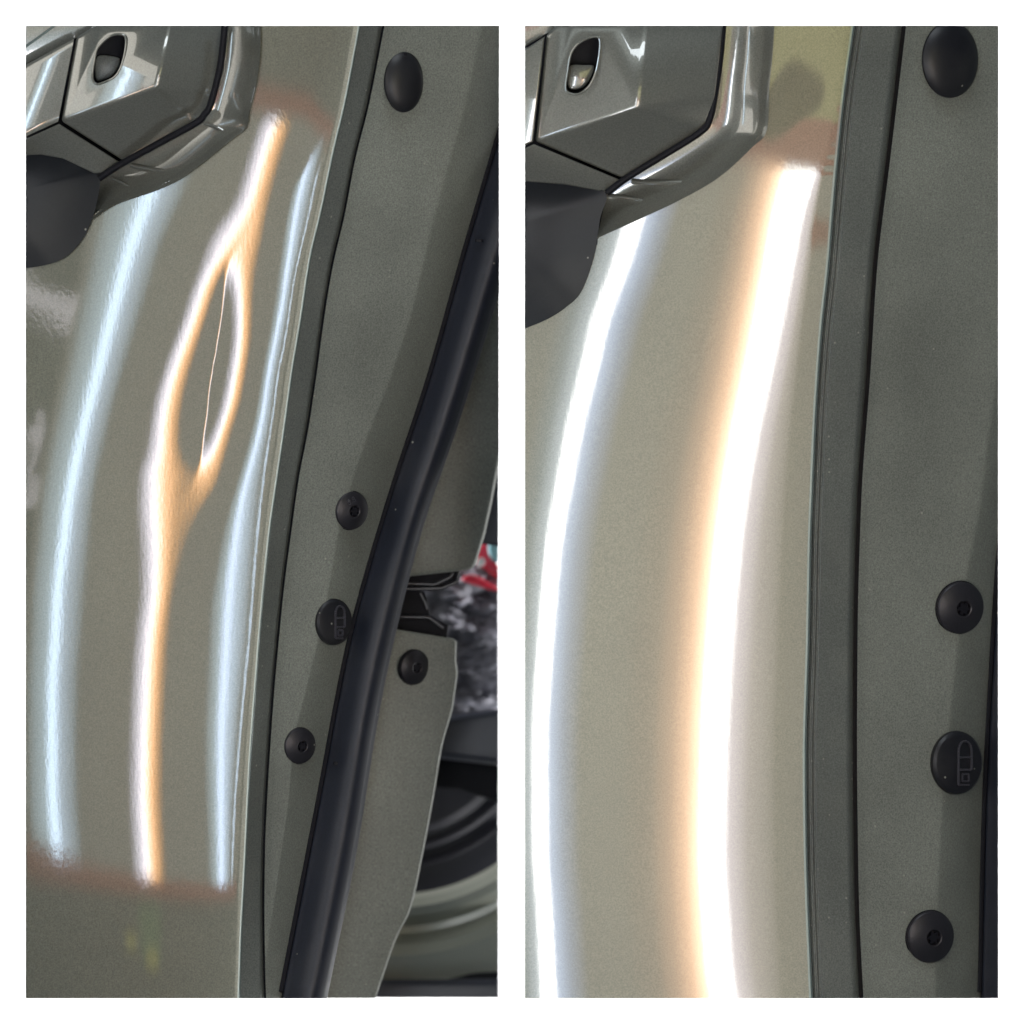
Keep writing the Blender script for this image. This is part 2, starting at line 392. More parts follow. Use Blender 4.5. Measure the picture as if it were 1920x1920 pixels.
warm = glow('white_and_amber_diffuser', [(0, BL), (.08, (.14, .135, .15)), (.27, (.5, .48, .54)), (.40, (.95, .86, .90)), (.49, (1.0, .78, .60)), (.62, (.82, .44, .20)), (.80, (.34, .17, .06)), (1, BL)], 12)
cool2 = glow('bright_cool_diffuser', [(0, BR_), (.2, (.08, .095, .10)), (.38, (.22, .25, .27)), (.45, (1, 1, 1)), (.57, (1, 1, 1)), (.64, (.24, .29, .38)), (.80, (.12, .14, .18)), (1, BR_)], 16)
warm2 = glow('bright_white_and_amber_diffuser', [(0, BR_), (.16, (.095, .078, .064)), (.28, (.22, .145, .10)), (.38, (.48, .30, .19)), (.455, (.88, .62, .42)), (.49, (1, 1, .95)), (.611, (1, 1, 1)), (.665, (.36, .33, .35)), (.80, (.18, .165, .16)), (1, (.10, .095, .085))], 14.5)
panelglow = glow('board_glow', [(0, (1, .97, .86)), (1, (1, .97, .86))], 0.66)
panelglow2 = glow('bright_board_glow', [(0, (1, .98, .86)), (1, (1, .98, .86))], 1.1)
rim = glow('red_edge_glow', [(0, (1, .14, .08)), (1, (1, .14, .08))], 0.7)  # unlit red board edges, given emission so their reflection shows
rim2 = glow('dull_red_edge_glow', [(0, (1, .28, .24)), (1, (1, .28, .24))], 1.0)
yel = glow('yellow_wall_glow', [(0, (.95, .93, .42)), (1, (.95, .93, .42))], 1.15)
tubeg = glow('ceiling_tube_glow', [(0, (1, .95, 1)), (1, (1, .95, 1))], 7)
def lamp_board(name, loc, label):
    return empty(name, P(*loc, LAMP), label, 'work lamp')
lb = lamp_board('dent_lamp', (-1546, 1700), 'dent repair lamp with cool and amber strips mirrored in the dented door')
lamp_quad('housing', [(-2900, -700), (-1955, 290), (-200, 805), (-200, 1640), (-2900, 1640)], panelglow, lb, LAMP+20)
lamp_quad('top_edge', [(-2900, -800), (-1955, 242), (-200, 752), (-200, 801), (-1955, 286), (-2900, -704)], rim, lb, LAMP+18)
lamp_quad('bottom_edge', [(-2900, 1642), (-200, 1634), (-200, 1668), (-2900, 1672)], rim, lb, LAMP+18)
lamp_quad('light_strip', rect(-2540, 290, -600, 1636, .3), cool, lb)
lamp_quad('light_strip', rect(-1546, 215, 425, 1640, .35), warm, lb)
lamp_quad('light_strip', rect(-640, 215, 730, 1634), cool3, lb)
lamp_quad('light_strip', rect(-395, 32, 800, 1630), cool3, lb)
lb2 = lamp_board('dent_lamp', (1200, 2300), 'bright dent repair lamp with a cool strip and an amber strip facing the repaired door')
lamp_quad('housing', [(-100, 60), (1500, 520), (2500, 790), (3200, 815), (3200, 2300), (-100, 2300)], panelglow2, lb2, LAMP+20)
lamp_quad('top_edge', [(1000, 100), (1500, 400), (2500, 600), (3200, 650), (3200, 811), (2500, 786), (1500, 516), (1000, 376)], rim2, lb2, LAMP+18)
lamp_quad('light_strip', rect(560, 360, 100, 2250, .2), cool2, lb2)
lamp_quad('light_strip', rect(1880, 620, 610, 2250, .28), warm2, lb2)
ys_ = empty('yellow_wall_panel', P(2000, 200, LAMP), 'glowing yellow panel added as the mirrored wall above the bright dent lamp', 'wall panel')  # added glow panel, stands in for a yellow-green wall in the reflection
lamp_quad('wall_panel_face', [(1250, -500), (3200, -500), (3200, 860), (1250, 500)], yel, ys_, LAMP+60)
lamp_quad('head_silhouette', [(1740+230*math.cos(a), 390+130*math.sin(a)) for a in np.linspace(0, 2*math.pi, 25)[:-1]], M_cup, lb2, LAMP+10)  # dark disc added as a head's silhouette in the reflection
tl = empty('ceiling_lamp', P(-3200, 350, LAMP), 'single fluorescent tube mirrored left of the dent lamp', 'lamp')
lamp_quad('light_tube', [(-3700, 214), (-2869, 391), (-2869, 402), (-3700, 224)], tubeg, tl)

tubed = glow('far_lamp_glow', [(0, (1, .95, 1)), (1, (1, .95, 1))], 3.5)
fl = empty('far_lamps', P(-2950, 700, LAMP), 'cluster of small far workshop lamps mirrored low beside the handle', 'lamp')
for q in ([(-3032, 560), (-3012, 556), (-2950, 604), (-2968, 610)], [(-3075, 612), (-2925, 634), (-2922, 654), (-3072, 632)], [(-3060, 680), (-3040, 676), (-2985, 716), (-3000, 724)],
          [(-2985, 660), (-2950, 668), (-2952, 686), (-2988, 680)], [(-3010, 722), (-2960, 738), (-2895, 742), (-2900, 752), (-2965, 752)],
          [(-3130, 764), (-2875, 774), (-2872, 790), (-3130, 782)], [(-3120, 800), (-2895, 812), (-2895, 826), (-3120, 816)]):
    lamp_quad('lamp_face', q, tubed, fl)

greeng = glow('green_far_glow', [(0, (.25, .6, .25)), (1, (.25, .6, .25))], 0.5)
yelg = glow('yellow_far_glow', [(0, (.9, .85, .12)), (1, (.9, .85, .12))], 0.9)
sg = empty('reflection_patches', P(-1600, 1810, LAMP), 'dim green and yellow glow patches added for coloured reflections below the dent lamp', 'reflection patches')  # glow patches added to tint the reflection below the lamp
lamp_quad('green_patch', [(-1720, 1690), (-1440, 1690), (-1460, 1800), (-1680, 1800)], greeng, sg, LAMP+40)
for cx, cy, r in ((-1800, 1764, 50), (-1560, 1793, 62)):
    lamp_quad('yellow_patch', [(cx+r*1.3*math.cos(a), cy+r*.28*math.sin(a)) for a in np.linspace(0, 2*math.pi, 21)[:-1]], yelg, sg, LAMP+30)

# ------------------------------------------------------------------ shared builders for the two doors
def lathe(name, prof, mat, parent, seg=48, rot=0.0, sx=1.0, tiltx=0.0, origin=(0, 0, 0), side=None, smooth=0.5):
    """prof: (radius, height towards the viewer); turned about the vertical by rot and about x by tiltx"""
    bm = bmesh.new(); rings = []
    M = Matrix.Rotation(rot, 3, 'Z') @ Matrix.Rotation(tiltx, 3, 'X')
    O = P(*origin)
    for r, h in prof:
        rings.append([bm.verts.new(O + M @ Vector((r*K*sx*math.cos(2*math.pi*k/seg), -h*K, r*K*math.sin(2*math.pi*k/seg)))) for k in range(seg)] if r > 1e-6
                     else [bm.verts.new(O + M @ Vector((0, -h*K, 0)))])
    for a, b in zip(rings[:-1], rings[1:]):
        for k in range(seg):
            k2 = (k+1) % seg
            if len(a) == 1 and len(b) == 1: continue
            if len(a) == 1: bm.faces.new((a[0], b[k], b[k2]))
            elif len(b) == 1: bm.faces.new((a[k], b[0], a[k2]))
            else: bm.faces.new((a[k], b[k], b[k2], a[k2]))
    if side: clip(bm, side)
    return link(name, bm, mat, parent, smooth), M, O
def star(name, M, O, r0, r1, h0, h1, mat, parent, dx=0, dz=0):
    bm = bmesh.new(); n = 24
    top = []; bot = []
    for k in range(n*2):
        a = math.pi*2*k/(n*2); r = r0+(r1-r0)*(0.5+0.5*math.cos(6*a))
        top.append(bm.verts.new(O + M @ Vector(((dx+r*math.cos(a))*K, -h1*K, (dz+r*math.sin(a))*K))))
        bot.append(bm.verts.new(O + M @ Vector(((dx+r*math.cos(a))*K, -h0*K, (dz+r*math.sin(a))*K))))
    bm.faces.new(top)
    for k in range(n*2): bm.faces.new((top[k], bot[k], bot[(k+1) % (n*2)], top[(k+1) % (n*2)]))
    return link(name, bm, mat, parent, 0.5)
def screw(parent, x, y, d, r, side, rot=0.62, marking=False, label=None):
    prof = [(0.001, 0), (r*0.97, 0), (r, r*.06), (r, r*.16), (r*.96, r*.22), (r*.8, r*.30), (r*.55, r*.38), (r*.34, r*.42), (r*.30, r*.40), (r*.26, r*.24), (0, r*.22)]
    o, M, O = lathe('screw', prof, M_screw, parent, rot=rot, tiltx=0.12, origin=(x, y, d), side=side)
    if label: o['label'] = label
    lathe('contact_shade_ring', [(0, -2), (r*1.02, -2), (r*1.035, 1), (r*1.0, 2.0), (r*.9, 2.5)], M_gap, o, rot=rot, tiltx=0.12, origin=(x, y, d), side=side)  # black disc stands in for the contact shadow under the head
    star('drive_socket', M, O, r*.15, r*.27, r*.20, r*.405, M_gap, o, 0, 0)
    if marking:
        cu = bpy.data.curves.new('marking', 'FONT'); cu.body = '8.8'; cu.size = r*.42*K; cu.extrude = 1.2*K; cu.align_x = 'CENTER'
        to = bpy.data.objects.new('t', cu); dg = bpy.context.evaluated_depsgraph_get()
        C.objects.link(to); bpy.context.view_layer.update(); dg = bpy.context.evaluated_depsgraph_get()
        me = bpy.data.meshes.new_from_object(to.evaluated_get(dg)); bpy.data.objects.remove(to)
        R = Matrix.Rotation(math.pi/2, 4, 'X')
        T = Matrix.Translation(O) @ M.to_4x4() @ Matrix.Translation(Vector((-r*.16*K, -r*.385*K, r*.42*K))) @ Matrix.Rotation(math.radians(-28), 4, 'Y') @ R
        me.transform(T); link('grade_marking', me, M_mark, o, 0)
    return o
def body_plug(parent, x, y, d, rx, ry, side, rot):
    r = ry
    prof = [(0.001, 0), (r*.97, 0), (r, r*.04), (r*.99, r*.10), (r*.9, r*.19), (r*.7, r*.28), (r*.4, r*.34), (0, r*.36)]
    o, M, O = lathe('body_plug', prof, M_black, parent, rot=rot, sx=rx/ry/math.cos(rot), origin=(x, y, d), side=side, seg=64)
    return o, M, O
def lock_knob(parent, x, y, d, rx, ry, side, rot):
    r = ry
    o, M, O = lathe('child_lock_knob', [(0.001, 0), (r*.97, 0), (r, r*.08), (r*.98, r*.22), (r*.9, r*.30), (r*.8, r*.33), (0, r*.34)], M_black, parent,
                    rot=rot, sx=rx/ry/math.cos(rot), origin=(x, y, d), side=side, seg=56)
    def bar(pts, rr, nm):
        bm = bmesh.new(); V = [O + M @ Vector(((px*.85+.08)*r*K, -(.345*r)*K, (pz*.85+.03)*r*K)) for px, pz in pts]
        for a, b in zip(V[:-1], V[1:]):
            t = (b-a).normalized(); u = t.cross(M @ Vector((0, -1, 0))).normalized()*rr*K; n = (M @ Vector((0, -1, 0)))*rr*K*1.6
            q = [a-u-n*.5, a+u-n*.5, a+u*.6+n, a-u*.6+n]; p = [v+(b-a) for v in q]
            A = [bm.verts.new(v) for v in q]; B = [bm.verts.new(v) for v in p]
            bm.faces.new(A[::-1]); bm.faces.new(B)
            for k in range(4): bm.faces.new((A[k], B[k], B[(k+1) % 4], A[(k+1) % 4]))
        if side: clip(bm, side)
        return link(nm, bm, M_mark, o, 0.4)
    arc = [(0.12+0.28*math.cos(a), 0.38+0.38*math.sin(a)) for a in np.linspace(0, math.pi, 12)]
    bar([(-.16, -.85), (-.16, .38)] + arc[::-1] + [(.40, .38), (.40, -.30)], 2.0, 'padlock_shackle')
    bar([(-.16, .16), (.40, .16)], 2.1, 'padlock_bar')
    bar([(-.12, -.30), (.36, -.30)], 2.1, 'padlock_bar')
    bar([(0.0, -.45), (0.0, -.72), (.28, -.72), (.28, -.45), (0, -.45)], 1.8, 'padlock_body')
    bar([(-.16, -.85), (.3, -.85)], 1.8, 'padlock_bar')
    return o
def rounded(poly, n=6): return [tuple(p) for p in smoothloop(poly, n)]
def loft(name, outer, inner, df, side, mat, parent, n=6, m=8, back=None, clipit=True, smooth=0.7):
    """surface between two border paths given as (x,y,d)"""
    a = np.array(smoothpath(outer, n)); b = np.array(smoothpath(inner, n))
    bm = bmesh.new(); rows = []
    for j in range(m+1):
        t = j/m; q = a+(b-a)*t; rows.append([bm.verts.new(P(p[0], p[1], p[2]+df(t))) for p in q])
    for r0, r1 in zip(rows[:-1], rows[1:]):
        for k in range(len(r0)-1): bm.faces.new((r0[k], r0[k+1], r1[k+1], r1[k]))
    # solid: back skin
    r = bmesh.ops.extrude_face_region(bm, geom=bm.faces[:])
    for v in r['geom']:
        if isinstance(v, bmesh.types.BMVert): v.co.y += (back or 30)*K
    if clipit: clip(bm, side)
    return link(name, bm, mat, parent, smooth)
def faceted(name, verts, faces, mat, parent, side, bev=5, seg=4):
    bm = bmesh.new(); V = [bm.verts.new(P(*v)) for v in verts]
    for f in faces: bm.faces.new([V[i] for i in f])
    bmesh.ops.recalc_face_normals(bm, faces=bm.faces)
    es = [e for e in bm.edges if len(e.link_faces) == 2 and e.calc_face_angle(0) > 0.12]
    bmesh.ops.bevel(bm, geom=es, offset=bev*K, segments=seg, affect='EDGES', profile=0.6, clamp_overlap=True)
    if side: clip(bm, side)
    return link(name, bm, mat, parent, 0.5)

def build_door(side, root, S, E, FR, BEND, SEAL, hand):
    X, Y, D, U = S
    hole = hand['hole']
    cxm = 0.25*(X[1:, 1:]+X[:-1, 1:]+X[1:, :-1]+X[:-1, :-1]); cym = 0.25*(Y[1:, 1:]+Y[:-1, 1:]+Y[1:, :-1]+Y[:-1, :-1])
    keep = ~inside(cxm, cym, hole)
    me = grid_mesh(X, Y, D, float(D.min())-40, keep)
    link('outer_skin', me, M_skin if side == 'L' else M_skin2, root, 0.9)
    dd = lambda x, y: depth_at(X, Y, D, x, y)
    dE = np.array([D[i, -1] for i in range(len(Y))])
    de = lambda y: np.interp(y, Y[:, 0], dE)
    # bright rolled edge of the skin, then the hem flange
    ew = 5 if side == 'L' else 7
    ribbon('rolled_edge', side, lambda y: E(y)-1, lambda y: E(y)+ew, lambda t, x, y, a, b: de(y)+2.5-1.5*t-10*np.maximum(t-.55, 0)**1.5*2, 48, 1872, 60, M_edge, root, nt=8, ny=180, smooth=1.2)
    ribbon('edge_backing', side, lambda y: E(y)-14, lambda y: E(y)+34, lambda t, x, y, a, b: de(y)-46+0*t, 48, 1872, 0, M_gap, root, nt=4, ny=100)
    if side == 'R':
        ribbon('hem_seam', side, lambda y: E(y)+ew+1, lambda y: E(y)+ew+17, lambda t, x, y, a, b: de(y)-10-6*t+2.5*np.cos(t*12.6), 48, 1872, 60, M_flange, root, nt=24, ny=160, smooth=1.2)
        ew += 17
    ribbon('hem_flange', side, lambda y: E(y)+ew, FR, lambda t, x, y, a, b: de(y)-8-(30*t)-12*np.maximum(t-.86, 0)*7, 48, 1872, 40, M_flange, root, nt=20, ny=160, smooth=1.0)
    gap = 4 if side == 'L' else 8
    ribbon('seam_gap_strip', side, lambda y: FR(y)-6, lambda y: FR(y)+gap+4, lambda t, x, y, a, b: de(y)-72+0*t, 48, 1872, 0, M_gap, root, nt=4, ny=100)  # black strip laid in the seam gap to paint its shade
    def jam(t, x, y, a, b):
        xb = BEND(y); tt = np.maximum(x-xb, 0); wv = np.maximum(b-xb, 20)
        base = de(y)-44-0.58*(x-a)
        return base - 0.58*tt - 0.42*np.minimum(tt, 260)**2/wv + 2.2*np.exp(-((x-a)/9)**2)
    ribbon('inner_shell', side, lambda y: FR(y)+gap, lambda y: SEAL(y)+14, jam, 48, 1872, -520, M_jamb, root, nt=70, ny=240, smooth=1.0)
    def jd(x, y):
        a = float(FR(np.array([float(y)]))[0])+gap; b = float(SEAL(np.array([float(y)]))[0])+14
        return float(jam(None, np.array([float(x)]), np.array([float(y)]), a, b)[0])
    return dd, jd

def handle(side, root, h, dd):
    dh = h['d']          # reference depth of the skin round the handle
    # recessed paint pocket round the handle
    outer = [(x, y, dh(x, y)+6) for x, y in h['outer']]; inner = [(x, y, dh(x, y)-30) for x, y in h['inner']]
    hp = empty('door_handle', P(*h['inner'][5], 0)-worldloc(root)); hp.parent = root
    pk = loft('handle_pocket', outer, inner, lambda t: -14*math.sin(math.pi*t)+(-3 if t > .08 else 0), side, M_trim, hp, n=8, m=14)
    prism('pocket_backing', h['hole'], h['dback'], h['dback']-20, M_gap, hp, side, 0)
    tube('handle_gap_strip', [(x, y, dh(x, y)+8) for x, y in smoothpath(h['inner'], 8)], 6.5, M_gap, hp, side)  # black bar drawn for the shaded gap round the handle
    return hp

# ------------------------------------------------------------------ backing boards that carry the two door sections
bl = prism('display_board', [(56, 56), (934, 56), (934, 1864), (56, 1864)], -1500, -1530, M_board, None, None, 0)
bl['label'] = 'dark backing board behind the dented door and the parked car'; bl['category'] = 'board'
# ------------------------------------------------------------------ left: the dented door
doorL = empty('car_door', P(480, 1872, 0), 'olive car door with a long vertical dent splitting the reflected light strip', 'car door', 'olive car doors before and after dent repair')
FR_L = curve([(48, 717), (200, 687), (300, 662), (400, 643), (500, 620), (600, 603.5), (700, 590), (800, 575), (900, 556), (1000, 542), (1100, 529), (1200, 519), (1300, 510), (1400, 503), (1500, 497), (1600, 493), (1700, 492), (1800, 493), (1872, 495)])
BEND_L = curve([(48, 905), (200, 872), (380, 822), (480, 797), (600, 768), (700, 735), (800, 697), (900, 661), (1000, 634), (1100, 617), (1200, 596), (1300, 572), (1400, 549), (1500, 541), (1600, 527), (1700, 513), (1800, 499), (1872, 493)])
SEAL_L = curve([(48, 992), (240, 938), (480, 868), (700, 806), (940, 728), (1200, 655), (1500, 597), (1872, 525)])
SEALR_L = curve([(48, 1085), (549, 936), (800, 858), (1000, 790), (1300, 718), (1600, 668), (1872, 613)])
holeL = [(40, 40), (484, 40), (485, 100), (478, 155), (465, 206), (459, 237), (431, 261), (350, 324), (292, 353), (215, 380), (176, 402), (157, 445), (124, 480), (90, 492), (40, 500)]
def solve(M): return M
dhL = lambda x, y: dl(x, y)
HL = dict(outer=[(488, 30), (488, 100), (481, 155), (468, 208), (462, 239), (433, 263), (351, 327), (294, 356), (217, 383), (172, 412)],
          inner=[(423, 30), (415, 112), (406, 155), (393, 200), (383, 215), (367, 231), (292, 272), (242, 299), (212, 317), (186, 334)],
          hole=holeL, d=dhL, dback=-40)
dd, jdL = build_door('L', doorL, (XL, YL, DL, UL), E_L, FR_L, BEND_L, SEAL_L, HL)
print('DEPTH L', [round(dl(x, y)) for x, y in ((60, 100), (300, 200), (480, 100), (200, 400), (60, 500), (60, 1800), (400, 900), (440, 1800))])
hL = handle('L', doorL, HL, dd)

def boolean_cut(o, cutter):
    m = o.modifiers.new('cut', 'BOOLEAN'); m.object = cutter; m.solver = 'EXACT'
    bpy.context.view_layer.update(); dg = bpy.context.evaluated_depsgraph_get()
    me = bpy.data.meshes.new_from_object(o.evaluated_get(dg)); o.modifiers.clear(); o.data = me
    bpy.data.objects.remove(cutter)
    me.polygons.foreach_set('use_smooth', [True]*len(me.polygons)); me.set_sharp_from_angle(angle=0.5)
def handle_body(side, hp, v, faces, back, keyhole, lockdepth, fr):
    n = len(v); V = list(v) + [(x, y, back) for x, y, d in v]
    o = faceted('lock_cover', V, faces, M_trim, hp, None, bev=7, seg=5)
    # solid back
    kh = rounded(keyhole, 6)
    cut = prism('cutter', kh, fr+90, fr-lockdepth, M_gap, None, None, 0)
    o.data.materials.append(M_gap)
    # bring cutter into the local space of the cover
    cut.location = (0, 0, 0)
    boolean_cut(o, cut)
    bm = bmesh.new(); bm.from_mesh(o.data); bm.transform(Matrix.Translation(worldloc(o))); clip(bm, side); bm.transform(Matrix.Translation(-worldloc(o))); bm.to_mesh(o.data); bm.free()
    return o, kh
# outline of the cover: top-left .. clockwise, ridge corner last
def cover_faces():
    # 0 A,1 T0,2 T1,3 T2,4 R1,5 R2,6 R3,7 R4,8 B,9 S,10 M
    F = [(0, 1, 2, 10, 9), (2, 3, 4, 5, 10), (10, 5, 6, 7), (9, 10, 7, 8)]
    ring = [0, 1, 2, 3, 4, 5, 6, 7, 8, 9]; n = 11
    for a, b in zip(ring, ring[1:]+ring[:1]): F.append((a, a+n, b+n, b))
    F.append(tuple(r+n for r in ring[::-1]))
    return F
def loc_to(root): return worldloc(root)
vL = [(143, 71, 172), (205, 30, 190), (322, 30, 232), (430, 30, 158), (417, 112, 156), (401, 172, 152), (387, 206, 145), (366, 226, 138), (230, 301, 112), (115, 227, 176), (294, 164, 230)]
oc, kh = handle_body('L', hL, vL, cover_faces(), 40, [(184, 88), (208, 67), (232, 66), (236, 84), (229, 119), (216, 143), (193, 155), (179, 157), (173, 143), (178, 107)], 55, 205)
tube('keyhole_rim', [(x, y, 196+(x-184)*.23) for x, y in kh]+[(kh[0][0], kh[0][1], 196)], 2.2, M_trim, hL, 'L', seg=8)
prism('lock_cylinder', rounded([(181, 108), (205, 104), (225, 112), (214, 138), (193, 150), (180, 148)]), 158, 120, M_flange, hL, 'L', 2, 2)
def curved_face(side, hp, top, bot, d0, xc, g0, dg, back):
    n = 40; m = 30; bm = bmesh.new(); rows = []
    for j in range(m+1):
        v = j/m; row = []
        for i in range(n+1):
            u = i/n; a = np.array(top[0])+(np.array(top[1])-np.array(top[0]))*u; b = np.array(bot[0])+(np.array(bot[1])-np.array(bot[0]))*u
            x, y = a+(b-a)*v; c = xc(y); x0 = top[1][0]
            d = d0 - (g0*(x0-x) - dg*((x0-c)**2-(x-c)**2)/2)
            e = min(v, 1-v)*m; d -= 2.2*max(0, 1.5-e)
            row.append(bm.verts.new(P(x, y, d)))
        rows.append(row)
    for r0, r1 in zip(rows[:-1], rows[1:]):
        for k in range(n): bm.faces.new((r0[k], r0[k+1], r1[k+1], r1[k]))
    r = bmesh.ops.extrude_face_region(bm, geom=bm.faces[:])
    for v in r['geom']:
        if isinstance(v, bmesh.types.BMVert): v.co.y = -back*K
    clip(bm, side)
    return link('grip', bm, M_trim, hp, 0.8)
def grip(side, hp, g1, g3, back):
    bm = bmesh.new()
    if side == 'R': prism('grip', g1, 0, back, M_trim, hp, side, 4, 4)
    else: curved_face(side, hp, ((30, 131), (139, 72)), ((30, 264), (109, 228)), 176, lambda y: 108-.4*(y-90), .299, .0022, back)
    prism('grip_underside', g3, 0, back, M_trim, hp, side, 3, 3)
grip('L', hL, [(30, 131, 150), (139, 72, 172), (109, 228, 176), (30, 264, 168)], [(30, 269, 166), (111, 232, 172), (225, 304, 108), (194, 325, 104), (176, 325, 104), (117, 297, 118), (76, 290, 122), (30, 293, 122)], 20)
def cup(side, hp, border, cx, cy, dfun, drop, name='grip_cup'):
    outer = [(x, y, dfun(x, y)+4) for x, y in border]
    inner = [(cx+(x-cx)*.03, cy+(y-cy)*.03, dfun(cx+20, cy)-drop) for x, y in border]
    return loft(name, outer, inner, lambda t: -drop*.35*math.sin(math.pi*t), side, M_cup, hp, n=8, m=20, smooth=1.5)
cL = cup('L', hL, [(30, 293), (76, 289), (117, 297), (160, 316), (187, 330), (178, 394), (156, 446), (124, 481), (88, 496), (30, 505)], 10, 365, lambda x, y: dl(max(x, 50), y), 26)
prism('upper_pocket_panel', [(30, 30), (330, 30), (190, 60), (146, 70), (30, 130)], 92, 60, M_trim, hL, 'L', 2)
tube('upper_crease', [(30, 101, 97), (104, 47, 97), (115, 38, 97)], 2.0, M_edge, hL, 'L', seg=8)
for pts, r in (([(244, 309), (290, 318), (351, 327)], 2.0), ([(203, 330), (245, 350), (256, 361), (246, 372), (180, 398)], 1.4), ([(383, 232), (410, 240), (433, 255)], 1.5)):
    tube('pocket_fold', [(x, y, dhL(x, y)-26) for x, y in smoothpath(pts, 6)], [r*2]*len(smoothpath(pts, 6)), M_trim, hL, 'L', seg=8)
# fittings of the left door
def seal_strip(side, root, SE, SR, jd, y0=48, y1=1872):
    tab = np.array([[y, jd(float(SE(np.array([float(y)]))[0]), y)] for y in range(y0, y1+1, 40)])
    base = lambda y: np.interp(y, tab[:, 0], tab[:, 1])
    ribbon('weather_seal', side, SE, SR, lambda t, x, y, a, b: base(y)-6+14*np.minimum(t/.05, 1)+30*np.sin(math.pi*t**1.4)-40*np.maximum(t-.93, 0)*6, y0, y1, -520, M_rubber, root, nt=50, ny=160, smooth=1.2)
    return base
baseL = seal_strip('L', doorL, SEAL_L, SEALR_L, jdL)
def seam(side, root, SE, jd):
    pts = [(float(SE(np.array([float(y)]))[0])-1, y, jd(float(SE(np.array([float(y)]))[0]), y)+6) for y in range(20, 1900, 40)]
    tube('seal_foot', pts, 5, M_gap, root, side, seg=8)
seam('L', doorL, SEAL_L, jdL)
body_plug(doorL, 755, 153, jdL(755, 153)+2, 36, 58, 'L', 0.55)
tube('vent_pin', [(760, 99, jdL(760, 99)+16), (760, 104, jdL(760, 104)+16)], 3, M_gap, doorL, 'L')
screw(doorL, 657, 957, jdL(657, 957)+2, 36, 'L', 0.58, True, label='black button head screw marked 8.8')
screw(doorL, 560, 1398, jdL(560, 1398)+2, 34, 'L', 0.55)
lock_knob(doorL, 622, 1166, jdL(622, 1166)+4, 34, 44, 'L', 0.6)
tube('seal_clip', [(898, 448, baseL(450)+34), (898, 454, baseL(450)+34)], 7, M_gap, doorL, 'L', flat=.5)
tube('seal_clip', [(630, 1428, baseL(1430)+22), (630, 1434, baseL(1430)+22)], 5, M_gap, doorL, 'L', flat=.5)
pu = prism('upper_inner_panel', [(x, y, -290-.22*(x-760)) for x, y in ((1000, 440), (960, 700), (948, 800), (934, 880), (923, 940), (910, 1000), (893, 1056), (885, 1066), (876, 1069), (765, 1081), (735, 1084), (740, 1000), (760, 880), (880, 500))], 0, -480, M_jamb, doorL, 'L', 9, 4)
LOWER = [(725, 1176), (743, 1180), (835, 1195), (849, 1197), (856, 1203), (855, 1240)] + [tuple(p) for p in smoothpath([(858, 1262), (848, 1330), (829, 1400), (812, 1500), (793, 1600), (771, 1700), (741, 1765), (704, 1872), (695, 1900)], 6)] + [(560, 1900), (600, 1600), (660, 1300)]
pl = prism('lower_inner_panel', [(x, y, -280-.22*(x-720+.12*(y-1180))) for x, y in LOWER], 0, -480, M_jamb, doorL, 'L', 5, 4)
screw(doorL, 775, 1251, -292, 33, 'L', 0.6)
lt = prism('latch_bracket', [(730, 1076), (862, 1070), (861, 1090), (845, 1098), (830, 1107), (735, 1110)], -350, -450, M_latch, doorL, 'L', 2)
tube('bracket_rib', [(735, 1093, -346), (815, 1096, -346), (845, 1082, -346), (850, 1074, -346)], 3, M_latchr, lt, 'L')
tube('bracket_rib', [(735, 1105, -346), (828, 1103, -346), (857, 1091, -346), (861, 1072, -346)], 3.5, M_latchr, lt, 'L')
nk = prism('latch_neck', [(730, 1106), (795, 1109), (801, 1122), (807, 1156), (730, 1158)], -365, -450, M_latch, doorL, 'L', 3)
tube('neck_rib', [(788, 1112, -362), (797, 1130, -362), (801, 1142, -362)], 2.2, M_latchr, nk, 'L')
lw = prism('latch_base', [(725, 1150), (808, 1154), (841, 1172), (838, 1196), (725, 1184)], -355, -470, M_latch, doorL, 'L', 3)
tube('base_rib', [(725, 1156, -351), (805, 1158, -351), (832, 1178, -351)], 3, M_latchr, lw, 'L')

# ------------------------------------------------------------------ behind the dented door: parked car, grey sheet, red bin
M_far = paint('olive_paint_far', (0.28, 0.29, 0.245), metallic=0.3, rough=0.4, coat=0.6, coat_rough=0.2, peel=0, grain=0.05)
M_tyre = plain('tyre_rubber', (0.014, 0.014, 0.022), 0.55, grain=0.1)
M_bump = plain('navy_black_bumper', (0.02, 0.022, 0.034), 0.4, grain=0.1)
M_sheet = plain('grey_plastic_film', (0.16, 0.16, 0.19), 0.6, grain=0.35, scale=60)
M_red = plain('red_plastic', (0.62, 0.02, 0.05), 0.4, grain=0.05)
M_cyan = plain('pale_blue_plastic', (0.25, 0.5, 0.55), 0.4, grain=0.05)
M_whitep = plain('white_plastic', (0.6, 0.62, 0.62), 0.4, grain=0.05)
car = empty('parked_car', P(760, 1872, -900), 'olive car behind the open door showing its wheel arch and tyre', 'car')
def cut(side, yr, x0, o):
    bm = bmesh.new(); bm.from_mesh(o.data); bm.transform(Matrix.Translation(worldloc(o)))
    for co, no in ((P(x0, 0), (-1, 0, 0)), (P(0, yr[0]), (0, 0, 1)), (P(0, yr[1]), (0, 0, -1))):
        bmesh.ops.bisect_plane(bm, geom=bm.verts[:]+bm.edges[:]+bm.faces[:], dist=1e-7, plane_co=co, plane_no=no, clear_outer=True)
    bm.transform(Matrix.Translation(-worldloc(o))); bm.to_mesh(o.data); bm.free(); return o
